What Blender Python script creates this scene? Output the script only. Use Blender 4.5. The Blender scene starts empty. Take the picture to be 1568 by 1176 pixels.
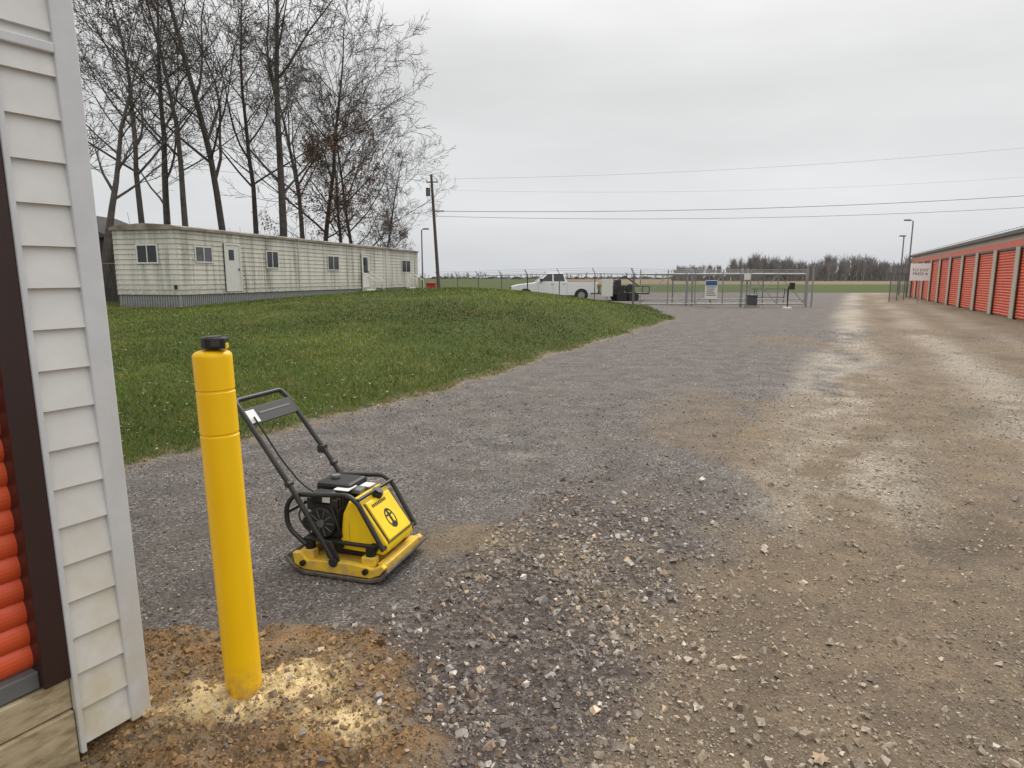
import bpy, math, random
import numpy as np
from mathutils import Vector
random.seed(7); rng=np.random.default_rng(7)
scene=bpy.context.scene
COL=scene.collection
# ---------------------------------------------------------------- helpers
class MB:
    def __init__(s): s.v=[]; s.f=[]; s.m=[]
    def add(s,vs,fs,mat=0):
        b=len(s.v); s.v+= [tuple(map(float,a)) for a in vs]
        for f in fs: s.f.append(tuple(i+b for i in f)); s.m.append(mat)
    def box(s,x0,x1,y0,y1,z0,z1,mat=0):
        s.add([(x0,y0,z0),(x1,y0,z0),(x1,y1,z0),(x0,y1,z0),(x0,y0,z1),(x1,y0,z1),(x1,y1,z1),(x0,y1,z1)],
              [(0,3,2,1),(4,5,6,7),(0,1,5,4),(1,2,6,5),(2,3,7,6),(3,0,4,7)],mat)
    def hexa(s,b,t,mat=0):
        s.add(list(b)+list(t),[(0,3,2,1),(4,5,6,7),(0,1,5,4),(1,2,6,5),(2,3,7,6),(3,0,4,7)],mat)
    def seg(s,p0,p1,r0,r1=None,n=8,mat=0,cap=True):
        s.tube([p0,p1],[r0,r0 if r1 is None else r1],n,mat,cap)
    def tube(s,pts,r,n=8,mat=0,cap=True,closed=False):
        pts=[Vector(p) for p in pts]; k=len(pts)
        if not hasattr(r,'__len__'): r=[r]*k
        up=None; vs=[]
        for i,p in enumerate(pts):
            a=pts[max(i-1,0)]; b=pts[min(i+1,k-1)]
            d=(b-a).normalized()
            if up is None:
                up=Vector((0,0,1)) if abs(d.z)<.9 else Vector((1,0,0))
            x=d.cross(up); 
            if x.length<1e-6: x=d.orthogonal()
            x.normalize(); y=x.cross(d).normalized(); up=y
            for j in range(n):
                t=2*math.pi*j/n
                vs.append(p+x*(math.cos(t)*r[i])+y*(math.sin(t)*r[i]))
        fs=[]
        for i in range(k-1):
            for j in range(n):
                fs.append((i*n+j,i*n+(j+1)%n,(i+1)*n+(j+1)%n,(i+1)*n+j))
        if cap:
            fs.append(tuple(range(n-1,-1,-1))); fs.append(tuple((k-1)*n+j for j in range(n)))
        s.add(vs,fs,mat)
    def ext(s,poly,f0,f1,mat=0):
        n=len(poly)
        vs=[f0(*p) for p in poly]+[f1(*p) for p in poly]
        fs=[tuple(range(n-1,-1,-1)),tuple(range(n,2*n))]
        for i in range(n): fs.append((i,(i+1)%n,n+(i+1)%n,n+i))
        s.add(vs,fs,mat)
    def make(s,name,mats,parent=None,smooth=False,bevel=0,loc=None,rotz=None):
        me=bpy.data.meshes.new(name); me.from_pydata(s.v,[],s.f)
        for m in (mats if isinstance(mats,(list,tuple)) else [mats]): me.materials.append(m)
        me.polygons.foreach_set('material_index',s.m)
        if smooth: 
            me.polygons.foreach_set('use_smooth',[True]*len(s.f))
        me.update(); ob=bpy.data.objects.new(name,me); COL.objects.link(ob)
        if smooth and hasattr(me,'set_sharp_from_angle'): me.set_sharp_from_angle(angle=math.radians(40))
        if bevel:
            b=ob.modifiers.new('bevel','BEVEL'); b.width=bevel; b.segments=2; b.limit_method='ANGLE'; b.angle_limit=math.radians(35)
        if parent: ob.parent=parent
        if loc: ob.location=loc
        if rotz is not None: ob.rotation_euler=(0,0,rotz)
        return ob
def rp(pts,rad,k=5):
    P=[Vector(p) for p in pts]; out=[P[0]]
    for i in range(1,len(P)-1):
        a=(P[i-1]-P[i]); b=(P[i+1]-P[i]); r=min(rad,a.length*.45,b.length*.45)
        A=P[i]+a.normalized()*r; B=P[i]+b.normalized()*r
        for j in range(k+1):
            t=j/k; out.append(A*(1-t)**2+P[i]*2*t*(1-t)+B*t*t)
    out.append(P[-1]); return out
def empty(name,loc=(0,0,0),rotz=0):
    e=bpy.data.objects.new(name,None); COL.objects.link(e); e.location=loc; e.rotation_euler=(0,0,rotz); e.empty_display_size=.2; return e
def npmesh(name,verts,faces,mat,cols=None,smooth=False):
    me=bpy.data.meshes.new(name); nv=len(verts); nf,k=faces.shape
    me.vertices.add(nv); me.vertices.foreach_set('co',np.ascontiguousarray(verts,dtype=np.float32).ravel())
    me.loops.add(nf*k); me.loops.foreach_set('vertex_index',np.ascontiguousarray(faces,dtype=np.int32).ravel())
    me.polygons.add(nf); me.polygons.foreach_set('loop_start',np.arange(0,nf*k,k,dtype=np.int32))
    me.update(calc_edges=True)
    me.polygons.foreach_set('use_smooth',np.full(nf,smooth,dtype=bool))
    if cols:
        for nm,c in cols.items():
            a=me.attributes.new(nm,'FLOAT_COLOR','POINT'); a.data.foreach_set('color',np.ascontiguousarray(c,dtype=np.float32).ravel())
    me.materials.append(mat); ob=bpy.data.objects.new(name,me); COL.objects.link(ob); return ob
# ---------------------------------------------------------------- materials
class NT:
    def __init__(s,m): s.t=m.node_tree; s.n=s.t.nodes; s.l=s.t.links
    def new(s,ty,**kw):
        n=s.n.new(ty)
        for k,v in kw.items(): setattr(n,k,v)
        return n
    def link(s,a,b): s.l.new(a,b)
    def val(s,n,i,v):
        if hasattr(v,'is_output'): s.link(v,n.inputs[i])
        else: n.inputs[i].default_value=v
    def math(s,op,a,b=0.0,clamp=False):
        n=s.new('ShaderNodeMath',operation=op,use_clamp=clamp); s.val(n,0,a); s.val(n,1,b); return n.outputs[0]
    def mix(s,fac,a,b,blend='MIX'):
        n=s.new('ShaderNodeMix',data_type='RGBA',blend_type=blend); s.val(n,0,fac)
        for i,c in ((6,a),(7,b)):
            if hasattr(c,'is_output'): s.link(c,n.inputs[i])
            else: n.inputs[i].default_value=(*c[:3],1)
        return n.outputs[2]
    def noise(s,vec,scale,detail=4,rough=.6):
        n=s.new('ShaderNodeTexNoise'); s.link(vec,n.inputs['Vector']); n.inputs['Scale'].default_value=scale
        n.inputs['Detail'].default_value=detail; n.inputs['Roughness'].default_value=rough; return n.outputs['Fac']
    def vor(s,vec,scale,feature='F1'):
        n=s.new('ShaderNodeTexVoronoi',feature=feature); s.link(vec,n.inputs['Vector']); n.inputs['Scale'].default_value=scale; return n
    def ramp(s,fac,stops):
        n=s.new('ShaderNodeValToRGB'); s.link(fac,n.inputs[0]); e=n.color_ramp.elements
        while len(e)<len(stops): e.new(.5)
        for i,(p,c) in enumerate(stops):
            e[i].position=p; e[i].color=(*c,1) if len(c)==3 else c
        return n.outputs[0]
    def rng(s,v,a,b,c=0,d=1):
        n=s.new('ShaderNodeMapRange'); s.val(n,0,v); n.inputs[1].default_value=a; n.inputs[2].default_value=b; n.inputs[3].default_value=c; n.inputs[4].default_value=d; return n.outputs[0]
def base(name):
    m=bpy.data.materials.new(name); m.use_nodes=True; t=NT(m); b=t.n['Principled BSDF']; return m,t,b
def mat(name,c,rough=.6,metal=0,ns=6,na=.25,c2=None,bump=0,bs=60,spec=.5,dirt=None):
    m,t,b=base(name); co=t.new('ShaderNodeTexCoord').outputs['Object']
    f=t.noise(co,ns,5); c2=c2 or tuple(x*(1-na) for x in c)
    f2=t.rng(f,.35,.68); col=t.mix(f2,c,c2)
    if dirt:
        sp=t.new('ShaderNodeSeparateXYZ'); t.link(co,sp.inputs[0])
        g=t.math('MULTIPLY',t.rng(sp.outputs[2],dirt[0],dirt[1],1,0),t.rng(t.noise(co,22,6,.7),.35,.6),True)
        col=t.mix(g,col,dirt[2])
    t.link(col,b.inputs['Base Color']); b.inputs['Roughness'].default_value=rough; b.inputs['Metallic'].default_value=metal
    b.inputs['Specular IOR Level'].default_value=spec
    if bump:
        bn=t.new('ShaderNodeBump'); bn.inputs['Strength'].default_value=bump; bn.inputs['Distance'].default_value=.01
        t.link(t.noise(co,bs,4),bn.inputs['Height']); t.link(bn.outputs[0],b.inputs['Normal'])
    return m
def attrmat(name,attr,rough=.9,ns=None,sub=0,spec=.2,trans=0):
    m,t,b=base(name); a=t.new('ShaderNodeAttribute'); a.attribute_name=attr
    c=a.outputs['Color']
    if ns:
        co=t.new('ShaderNodeTexCoord').outputs['Object']
        f=t.noise(co,ns,3); g=t.rng(f,.3,.7,.72,1.22)
        cc=t.new('ShaderNodeCombineColor'); [t.link(g,cc.inputs[i]) for i in range(3)]
        c=t.mix(1.0,c,cc.outputs[0],'MULTIPLY')
    t.link(c,b.inputs['Base Color']); b.inputs['Roughness'].default_value=rough; b.inputs['Specular IOR Level'].default_value=spec
    return m
M_yel=mat('bollard_yellow_plastic',(.94,.57,.004),.40,ns=3,c2=(.90,.53,.005),bump=.04,bs=25,spec=.35,dirt=(.0,.16,(.45,.27,.08)))
M_cyel=mat('machine_yellow_paint',(.90,.63,.006),.35,ns=9,c2=(.82,.54,.012),bump=.05)
M_cyeld=mat('machine_yellow_dusty',(.82,.54,.02),.55,ns=14,c2=(.50,.34,.11))
M_blk=mat('black_steel',(.014,.014,.015),.45,ns=14,c2=(.030,.028,.025))
M_rub=mat('black_plastic',(.010,.010,.010),.5)
M_steel=mat('worn_steel',(.26,.24,.22),.45,metal=.6,ns=20,c2=(.12,.095,.07))
M_wlab=mat('white_label',(.75,.75,.74),.5,na=.1)
M_dark=mat('dark_gap',(.01,.01,.01),.8)
M_gal=mat('galvanised_steel',(.33,.34,.34),.5,metal=.4,ns=8)
M_galdk=mat('weathered_galvanised',(.17,.175,.175),.6,metal=.3,ns=8)
M_orange=mat('orange_door_paint',(.70,.10,.028),.42,ns=3,c2=(.58,.075,.024))
M_brown=mat('brown_trim',(.035,.016,.014),.4,na=.2)
M_tan=mat('tan_pilaster',(.50,.44,.36),.6,na=.12)
M_roof=mat('grey_metal_roof',(.42,.43,.44),.45,na=.15)
M_glass=mat('dark_window_glass',(.025,.03,.033),.12,na=.3)
M_glassg=mat('pale_window_glass',(.14,.15,.155),.2,ns=1.5,na=.5)
M_white=mat('white_paint',(.66,.65,.61),.5,na=.12)
M_car=mat('white_car_paint',(.78,.79,.80),.25,na=.04)
M_tire=mat('tyre_rubber',(.02,.02,.02),.8)
M_conc=mat('concrete',(.30,.29,.27),.85,ns=10,bump=.2)
M_pole=mat('weathered_wood_pole',(.12,.10,.085),.85,ns=6)
M_bark=mat('tree_bark',(.095,.080,.070),.9,ns=3,c2=(.048,.040,.036),bump=.4,bs=20)
M_leafbr=attrmat('dead_leaves','col',.8)
M_stone=attrmat('crushed_stone','col',.88,ns=90)
M_grass=attrmat('grass_blades','col',.75)
M_dtree=mat('distant_wood_hazed',(.25,.235,.23),.95,ns=.05,c2=(.17,.158,.153),spec=.1)  # distance haze painted into the bare-wood colour by lightening it
M_red=mat('red_plastic',(.5,.03,.03),.5)
M_blue=mat('blue_print',(.03,.10,.28),.5)
M_wood,t,b=base('treated_wood'); tc=t.new('ShaderNodeTexCoord').outputs['Object']; mp=t.new('ShaderNodeMapping'); t.link(tc,mp.inputs[0]); mp.inputs['Rotation'].default_value=(0,0,-math.atan2(.854,.52)); mp.inputs['Scale'].default_value=(1.2,8,26)
g=t.noise(mp.outputs[0],1.5,5,.6); t.link(t.ramp(g,[(.3,(.22,.17,.10)),(.5,(.42,.34,.21)),(.7,(.50,.42,.28))]),b.inputs['Base Color']); b.inputs['Roughness'].default_value=.8

def siding_mat(name,c,grime,zlo,zhi,streak=0):
    m,t,b=base(name); tc=t.new('ShaderNodeTexCoord').outputs['Object']
    sp=t.new('ShaderNodeSeparateXYZ'); t.link(tc,sp.inputs[0])
    mp=t.new('ShaderNodeMapping'); t.link(tc,mp.inputs[0]); mp.inputs['Scale'].default_value=(1.7,1.7,.07)
    st=t.noise(mp.outputs[0],1.3,8,.8)
    fine=t.noise(tc,9,5)
    low=t.rng(sp.outputs[2],zlo,zhi,1,0)
    g=t.math('MULTIPLY',low,t.rng(fine,.3,.65),True)
    col=t.mix(t.rng(fine,.3,.7),c,tuple(x*.9 for x in c))
    if streak:
        zone=t.rng(t.noise(tc,.22,3),.35,.62,.5,1.0)
        s2=t.math('MULTIPLY',t.rng(st,.46,.62,0,streak),zone)
        top=t.math('MULTIPLY',t.rng(sp.outputs[2],zhi+1.0,zhi+2.0,0,.7),t.rng(st,.35,.52))
        g=t.math('MAXIMUM',g,s2); g=t.math('MAXIMUM',g,top)
    t.link(t.mix(g,col,grime),b.inputs['Base Color']); b.inputs['Roughness'].default_value=.5
    return m
M_vinyl=siding_mat('white_vinyl_siding',(.68,.68,.665),(.58,.51,.32),0,1.0)
M_vtrim=siding_mat('vinyl_corner_trim',(.60,.62,.64),(.56,.50,.36),0,.7)
M_home=siding_mat('weathered_home_siding',(.62,.60,.53),(.12,.11,.075),.6,1.5,1.0)
M_skirt=siding_mat('corrugated_skirting',(.30,.31,.31),(.14,.125,.10),.3,.8,.3)

# ---------------------------------------------------------------- terrain functions
def vn(x,y,seed=0):
    xi=np.floor(x); yi=np.floor(y); fx=x-xi; fy=y-yi
    fx=fx*fx*(3-2*fx); fy=fy*fy*(3-2*fy)
    def h(a,b):
        v=np.sin(a*127.1+b*311.7+seed*74.7)*43758.5453; return v-np.floor(v)
    return (h(xi,yi)*(1-fx)+h(xi+1,yi)*fx)*(1-fy)+(h(xi,yi+1)*(1-fx)+h(xi+1,yi+1)*fx)*fy
def fbm(x,y,o=4,seed=0):
    s=0;a=.5;t=0
    for i in range(o): s=s+a*vn(x*2**i+i*17.3,y*2**i-i*9.1,seed+i); t+=a; a*=.55
    return s/t-.5
def ss(v,a,b):
    t=np.clip((v-a)/(b-a),0,1); return t*t*(3-2*t)
def EDGE(p): return np.interp(p,[3.2,5.6,8.2,12.3,18.5,25.9,60],[-5.45,-5.3,-5.19,-5.5,-5.78,-6.14,-8])
def masks(x,y):
    q=x*.888-y*.46; p=x*.46+y*.888
    n1=fbm(x*1.1,y*1.1,4,3); n2=fbm(x*4,y*4,4,9); n0=fbm(x*.4,y*.4,3,21)
    nl=fbm(q*1.6,p*.35,4,31)
    ed=EDGE(p)+.30*n2+.35*n1
    grass=ss(ed-q,-.06,.10)
    xb=np.interp(y,[25.8,36,56,68],[6.5,6.2,-3,-6])
    far=ss(xb-x+.8*n2,-.2,.4)
    grass=np.where(y>26,far,grass)
    grass=np.maximum(grass,ss(y+3*n1-70,-1,1))
    rim=np.exp(-((q-ed)/.17)**2)*(y<27)
    a=np.interp(p,[0,4,8,16],[-2.1,-1.95,-1.6,-.8]); b=np.interp(p,[0,2.2,3,5,8,16],[-.7,-.6,-.45,-.45,-.7,.2])
    coarse=ss(q+.9*n1+.5*n2,a-.15,a+.35)*(1-ss(q+1.0*n1+.5*n2,b-.45,b+.45))*(1-ss(p+1.8*n1+1.5*n0,3.2,6.3)*.92)
    brown=ss(q+1.2*n1+.8*n0,b-.4,b+.5)*(.95+.8*n1+.5*n0)
    brown=np.maximum(brown,np.exp(-(((x+.28)/.42)**2+((y-3.8)/.32)**2))*(.9+1.2*n2))
    brown=np.maximum(brown,.6*ss(n0+.5*n1,.02,.25)*ss(q,-4,-1))
    light=np.exp(-((q-(-.02+.4*n0))/.70)**2)*ss(p,3.4,6.0)+.7*np.exp(-((q-1.9-.6*n0)/.6)**2)*ss(p,4,7)+.45*np.exp(-((q-3.6)/.6)**2)*ss(p,8,16)
    light=light*np.clip(.78+1.9*nl+1.4*n2,0,1.2)
    light=np.maximum(light,.8*np.exp(-(((x-.05)/.28)**2+((y-5.75)/.12)**2))*(.7+1.5*n2))
    od=np.interp(y,[1.5,1.9,2.33,2.87],[-1.05,-1.2,-1.5,-2.0])
    orange=(1-ss(q+.45*n2+.3*n1,od-.15,od+.28))*(1-ss(y+.35*n1+.25*n2,2.70,2.88))
    sand=np.exp(-(((x+1.12)/.26)**2+((y-2.26)/.12)**2))+.9*np.exp(-(((x+.80)/.17)**2+((y-2.36)/.13)**2))+.7*np.exp(-(((x+.62)/.18)**2+((y-2.12)/.12)**2))
    sand=np.clip(sand*(.85+2.6*n2),0,1)
    field=ss(y+8*n1,150,165)*ss(x,10,30)
    wet=ss(n0*1.0+nl*.9,.03,.2)*ss(q,-.8,.4)*(y<40)
    cl=lambda v:np.clip(v,0,1)
    return dict(q=q,p=p,grass=cl(grass),coarse=cl(coarse),brown=cl(brown),light=cl(light),orange=cl(orange),sand=sand,field=cl(field),n1=n1,n2=n2,n0=n0,rim=cl(rim),wet=cl(wet))
def H(x,y,M=None):
    x=np.asarray(x,float); y=np.asarray(y,float)
    if M is None: M=masks(x,y)
    dx=x+2; sx=np.where(dx<0,7.6,4.9); dy=y-27; sy=np.where(dy<0,8.5,7)
    mound=1.12*np.exp(-.5*(dx/sx)**2-.5*(dy/sy)**2)
    west=.35*ss(-x,6,14)*ss(y,12,24)
    k=ss(EDGE(M['p'])-M['q'],0,2.4)
    z=np.maximum(mound,west)*k
    z=z+.05*ss(EDGE(M['p'])-M['q'],-.1,.5)*(y<70)
    z=z+.05*k*fbm(x*.5,y*.5,3,5)
    near=np.exp(-np.maximum(y-8,0)/15)*(y<200)
    q=M['q'];p=M['p']
    z=z+(.04*fbm(x*.5,y*.5,2,1)+ M['coarse']*(.030*fbm(x*5,y*5,4,2)+.012)+.022*M['brown']*fbm(x*3.5,y*3.5,4,4)+.008*fbm(x*9,y*9,2,14))*near
    lug=np.sin(p*2*np.pi/.12+np.sign(q-1.15)*q*14)
    z=z+.006*lug*np.exp(-((q-1.15)/.13)**2)*ss(M['n1']+.2,.1,.3)*near+.005*lug*np.exp(-((q-.45)/.1)**2)*ss(-M['n1']+.2,.1,.3)*near
    z=z-.02*(np.exp(-((q-1.15)/.2)**2)+np.exp(-((q-2.9)/.25)**2))*near
    z=z+M['orange']*(.085*fbm(x*4,y*4,5,6)+.08*fbm(x*13,y*13,4,8)+.012)+M['sand']*.02
    return z
def Hs(x,y): return float(H(np.array([x]),np.array([y]))[0])

def axis(lo,hi,step,g,far0,far1):
    a=list(np.arange(lo,hi,step)); s=step; v=a[-1]
    while v<far1: s*=g; v+=s; a.append(v)
    s=step; v=a[0]; L=[]
    while v>far0: s*=g; v-=s; L.append(v)
    return np.array(L[::-1]+a)
xs=axis(-3.0,3.6,.021,1.04,-900,900)
ys=axis(1.4,4.6,.018,1.018,1.0,1600)
ys=np.concatenate([np.array([-60,-30,-15,-8,-4,-2,-1,0,.5]),ys[ys>.8]])
X,Y=np.meshgrid(xs,ys); xf=X.ravel(); yf=Y.ravel()
MK=masks(xf,yf); Z=H(xf,yf,MK)
nx=len(xs); ny=len(ys)
i=np.arange((ny-1)*(nx-1)); r=i//(nx-1); c=i%(nx-1); a=r*nx+c
F=np.stack([a,a+1,a+nx+1,a+nx],1)
c1=np.stack([MK['grass'],MK['coarse'],MK['brown'],MK['light']],1)
c2=np.stack([MK['orange'],MK['sand'],MK['field'],MK['wet']],1)
c3=np.stack([MK['rim'],MK['rim'],MK['rim'],np.ones_like(xf)],1)
m,t,b=base('ground_gravel_dirt_grass')
tc=t.new('ShaderNodeTexCoord').outputs['Object']
A1=t.new('ShaderNodeAttribute'); A1.attribute_name='m1'; A2=t.new('ShaderNodeAttribute'); A2.attribute_name='m2'; A3=t.new('ShaderNodeAttribute'); A3.attribute_name='m3'
s1=t.new('ShaderNodeSeparateColor'); t.link(A1.outputs['Color'],s1.inputs[0]); s2=t.new('ShaderNodeSeparateColor'); t.link(A2.outputs['Color'],s2.inputs[0])
v1=t.vor(tc,95); v2=t.vor(tc,38); v3=t.vor(tc,62)
def cellramp(v,stops):
    sp=t.new('ShaderNodeSeparateColor'); t.link(v.outputs['Color'],sp.inputs[0]); return t.ramp(sp.outputs[0],stops)
big=t.noise(tc,.9,6); mid=t.noise(tc,7,6); fin=t.noise(tc,60,5,.7); med=t.noise(tc,2.6,6,.7)
fine=cellramp(v1,[(0,(.062,.055,.054)),(.5,(.140,.127,.120)),(.85,(.225,.205,.192)),(1,(.42,.39,.36))])
fine=t.mix(t.rng(med,.42,.62),fine,t.mix(.6,fine,(.078,.068,.064)))
fine=t.mix(t.math('MULTIPLY',t.rng(big,.45,.65),.4),fine,(.155,.130,.105))
coar=cellramp(v2,[(0,(.060,.048,.043)),(.6,(.11,.09,.080)),(1,(.22,.19,.165))])
brow=t.mix(t.rng(mid,.35,.65),(.245,.180,.115),(.160,.118,.078))
brow=t.mix(t.rng(med,.42,.6),brow,(.150,.115,.082))
brow=t.mix(t.rng(fin,.52,.72),brow,(.33,.27,.195))
lig=cellramp(v3,[(0,(.23,.19,.145)),(.4,(.35,.305,.245)),(1,(.58,.53,.46))])
oran=t.mix(t.rng(mid,.38,.62),(.34,.20,.085),(.17,.115,.065)); oran=t.mix(t.rng(fin,.47,.70),oran,(.11,.078,.050)); oran=t.mix(t.rng(med,.46,.62),oran,(.23,.18,.125))
sand=t.mix(t.rng(fin,.35,.65),(.80,.65,.38),(.57,.42,.20))
gra=t.mix(t.rng(mid,.35,.65),(.060,.090,.017),(.090,.104,.030)); gra=t.mix(t.rng(fin,.3,.7),gra,(.038,.054,.013))
fld=t.mix(t.rng(big,.4,.6),(.20,.15,.10),(.15,.125,.07))
def brk(mk,amt=.5):
    return t.rng(t.math('ADD',mk,t.math('MULTIPLY',t.math('SUBTRACT',fin,.5),amt)),.25,.75)
c_=t.mix(t.math('MULTIPLY',brk(s1.outputs[1],1.0),.85),fine,coar)
c_=t.mix(t.math('MULTIPLY',brk(s1.outputs[2],1.0),.88),c_,brow)
c_=t.mix(t.math('MULTIPLY',A2.outputs['Alpha'],.5),c_,(.085,.066,.050))
c_=t.mix(t.math('MULTIPLY',t.rng(t.math('ADD',A1.outputs['Alpha'],t.math('MULTIPLY',t.math('SUBTRACT',fin,.5),1.4)),.15,1.0),.85),c_,lig)
c_=t.mix(brk(s2.outputs[0]),c_,oran)
c_=t.mix(brk(s2.outputs[1],1.2),c_,sand)
c_=t.mix(brk(s1.outputs[0],.8),c_,gra)
rm=t.math('MULTIPLY',A3.outputs['Fac'],t.rng(mid,.40,.62),True)
c_=t.mix(t.math('MULTIPLY',rm,.8),c_,t.mix(t.rng(fin,.4,.6),(.33,.26,.16),(.16,.12,.07)))
c_=t.mix(s2.outputs[2],c_,fld)
t.link(c_,b.inputs['Base Color']); b.inputs['Roughness'].default_value=.92; b.inputs['Specular IOR Level'].default_value=.15
hh=t.math('ADD',t.math('MULTIPLY',v1.outputs['Distance'],-.6),t.math('MULTIPLY',fin,.9)); hh=t.math('ADD',hh,t.math('MULTIPLY',mid,1.3))
bn=t.new('ShaderNodeBump'); bn.inputs['Strength'].default_value=.9; bn.inputs['Distance'].default_value=.014
t.link(hh,bn.inputs['Height']); t.link(bn.outputs[0],b.inputs['Normal'])
npmesh('ground',np.stack([xf,yf,Z],1),F,m,dict(m1=c1,m2=c2,m3=c3),smooth=True)

# ---------------------------------------------------------------- stones
CV=np.array([(-1,-1,-1),(1,-1,-1),(1,1,-1),(-1,1,-1),(-1,-1,1),(1,-1,1),(1,1,1),(-1,1,1)],float)*.72
CF=np.array([(0,2,1),(0,3,2),(4,5,6),(4,6,7),(0,1,5),(0,5,4),(1,2,6),(1,6,5),(2,3,7),(2,7,6),(3,0,4),(3,4,7)])
def stones(name,px,py,size,col,sink=.10):
    n=len(px); V=np.repeat(CV[None],n,0)
    V=V+rng.uniform(-.40,.40,V.shape); V[:,4:,:2]*=rng.uniform(.40,.95,(n,1,1)); V[:,:4,:2]*=rng.uniform(.7,1.0,(n,1,1))
    V=V*np.stack([rng.uniform(.85,1.25,n),rng.uniform(.65,1.0,n),rng.uniform(.5,.9,n)],1)[:,None,:]
    def rot(V,ax,an):
        c=np.cos(an)[:,None]; s=np.sin(an)[:,None]; i,j=[(1,2),(0,2),(0,1)][ax]
        A=V[:,:,i]*c-V[:,:,j]*s; B=V[:,:,i]*s+V[:,:,j]*c; V=V.copy(); V[:,:,i]=A; V[:,:,j]=B; return V
    V=rot(V,0,rng.normal(0,.6,n)); V=rot(V,1,rng.normal(0,.6,n)); V=rot(V,2,rng.uniform(0,6.28,n))
    V=V*(size*.55)[:,None,None]
    z=H(px,py)+size*sink
    V=V+np.stack([px,py,z],1)[:,None,:]
    Fc=(CF[None]+ (np.arange(n)*8)[:,None,None]).reshape(-1,3)
    C=np.repeat(np.concatenate([col,np.ones((n,1))],1)[:,None,:],8,1).reshape(-1,4)
    return npmesh(name,V.reshape(-1,3),Fc,M_stone,dict(col=C))
def persp(n,y0,y1,wl,wr):
    y=y0*np.exp(rng.random(n)*math.log(y1/y0)); x=rng.uniform(wl,wr,n)*y; return x,y
def stonecol(n,M):
    g=rng.random(n); base=np.where(g[:,None]<.52,np.array([[.155,.132,.125]]),np.where(g[:,None]<.86,np.array([[.28,.255,.235]]),np.array([[.54,.50,.455]])))
    wm=(rng.random(n)<.22)[:,None]; base=np.where(wm,base*np.array([[1.12,.93,.72]]),base)
    base=base*rng.uniform(.6,1.3,(n,1))
    w=np.clip(M['brown'][:,None]*.7+M['light'][:,None]*.5,0,.8); base=base*(1-w)+w*np.array([[.42,.355,.265]])*rng.uniform(.45,1.4,(n,1))
    o=(M['orange']*.75*(rng.random(n)<.6))[:,None]; base=base*(1-o)+o*np.array([[.24,.15,.075]])*rng.uniform(.6,1.3,(n,1))
    return np.clip(base,0,.8)
def thin(k,x,y): return x[k],y[k]
x,y=persp(300000,1.6,20,-.85,1.0)
M=masks(x,y)
patch=np.clip(1+3.2*M['n1']+2.6*M['n2'],0,2.2)
w=.035+.20*M['coarse']*patch+.13*M['light']+.045*M['brown']*patch+.12*M['rim']
w=np.where(M['orange']>.4,.035,w)
w=w*(1-M['grass']*.97); w=np.where((M['q']<-2.0)&(M['orange']<.3)&(M['rim']<.2),.024*patch,w)
keep=rng.random(len(x))<w; x,y=thin(keep,x,y); M=masks(x,y); n=len(x)
big_=(rng.random(n)<.48*M['coarse']+.12*M['brown']+.06)
size=np.exp(rng.normal(0,.40,n))*np.where(big_,.0215,.0105)
size=np.clip(np.maximum(size,y*.0016),.006,.048)
stones('gravel',x,y,size,stonecol(n,M))
x,y=persp(140000,1.6,9,-.85,1.0); M=masks(x,y)
keep=rng.random(len(x))<(.26+.45*M['coarse']+.1*M['light'])*(1-M['grass'])*(1-.5*M['orange']); x,y=thin(keep,x,y);M=masks(x,y);n=len(x)
stones('gravel_chips',x,y,np.clip(np.exp(rng.normal(0,.4,n))*.0060,.003,.013)*np.maximum(1,y/4),stonecol(n,M)*.8,.2)
x=rng.uniform(-1.9,-.35,9000); y=rng.uniform(1.65,2.95,9000); M=masks(x,y); k=(M['orange']>.4)&(rng.random(9000)<np.clip(.5+2*M['n2'],0,1)); x,y=thin(k,x,y);n=len(x); M=masks(x,y)
cc_=np.array([[.25,.16,.08]])*(1-M['sand'][:,None])+np.array([[.6,.45,.24]])*M['sand'][:,None]
stones('dirt_clods',x,y,np.clip(np.exp(rng.normal(0,.6,n))*.010,.004,.045),cc_*rng.uniform(.45,1.4,(n,1)),.08)

# ---------------------------------------------------------------- grass blades + fallen leaves
def blades():
    N=400000
    y=4.6*np.exp(rng.random(N)*math.log(33/4.6)); x=rng.uniform(-.68,.30,N)*y
    M=masks(x,y); k=rng.random(N)<(M['grass']>.3)*(.75+.8*M['n1'])*(1-.5*M['rim']); x=x[k];y=y[k]
    M=masks(x,y); n=len(x); z=H(x,y,M)
    hgt=rng.uniform(.022,.055,n)*(1+.6*M['n1']); wd=np.maximum(.004,.0011*y)*rng.uniform(.7,1.4,n)
    an=rng.uniform(0,6.28,n); lx=rng.normal(0,.028,n); ly=rng.normal(0,.028,n)
    dx=np.cos(an)*wd*.5; dy=np.sin(an)*wd*.5
    V=np.stack([np.stack([x-dx,y-dy,z-.01],1),np.stack([x+dx,y+dy,z-.01],1),np.stack([x+lx,y+ly,z+hgt],1)],1)
    g=fbm(x*.3,y*.3,3,11)[:,None]; g2=fbm(x*.9,y*.9,5,12)[:,None]; g3=fbm(x*.12,y*.12,2,15)[:,None]
    c=np.array([[.115,.168,.024]])*(1+1.3*g+.7*g3)+np.array([[.14,.095,.03]])*np.clip(g2*3.0+.08+g3,0,1)
    c=c*rng.uniform(.5,1.35,(n,1)); yl=(rng.random(n)<.09+.25*np.clip(M['n1']*3,0,1)+.5*M['rim'])[:,None]; c=np.where(yl,np.array([[.33,.265,.14]])*rng.uniform(.4,1.1,(n,1)),c)
    C=np.repeat(np.concatenate([np.clip(c,0,1),np.ones((n,1))],1)[:,None,:],3,1).reshape(-1,4)
    npmesh('lawn_grass',V.reshape(-1,3),np.arange(n*3).reshape(-1,3),M_grass,dict(col=C))
blades()
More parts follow.
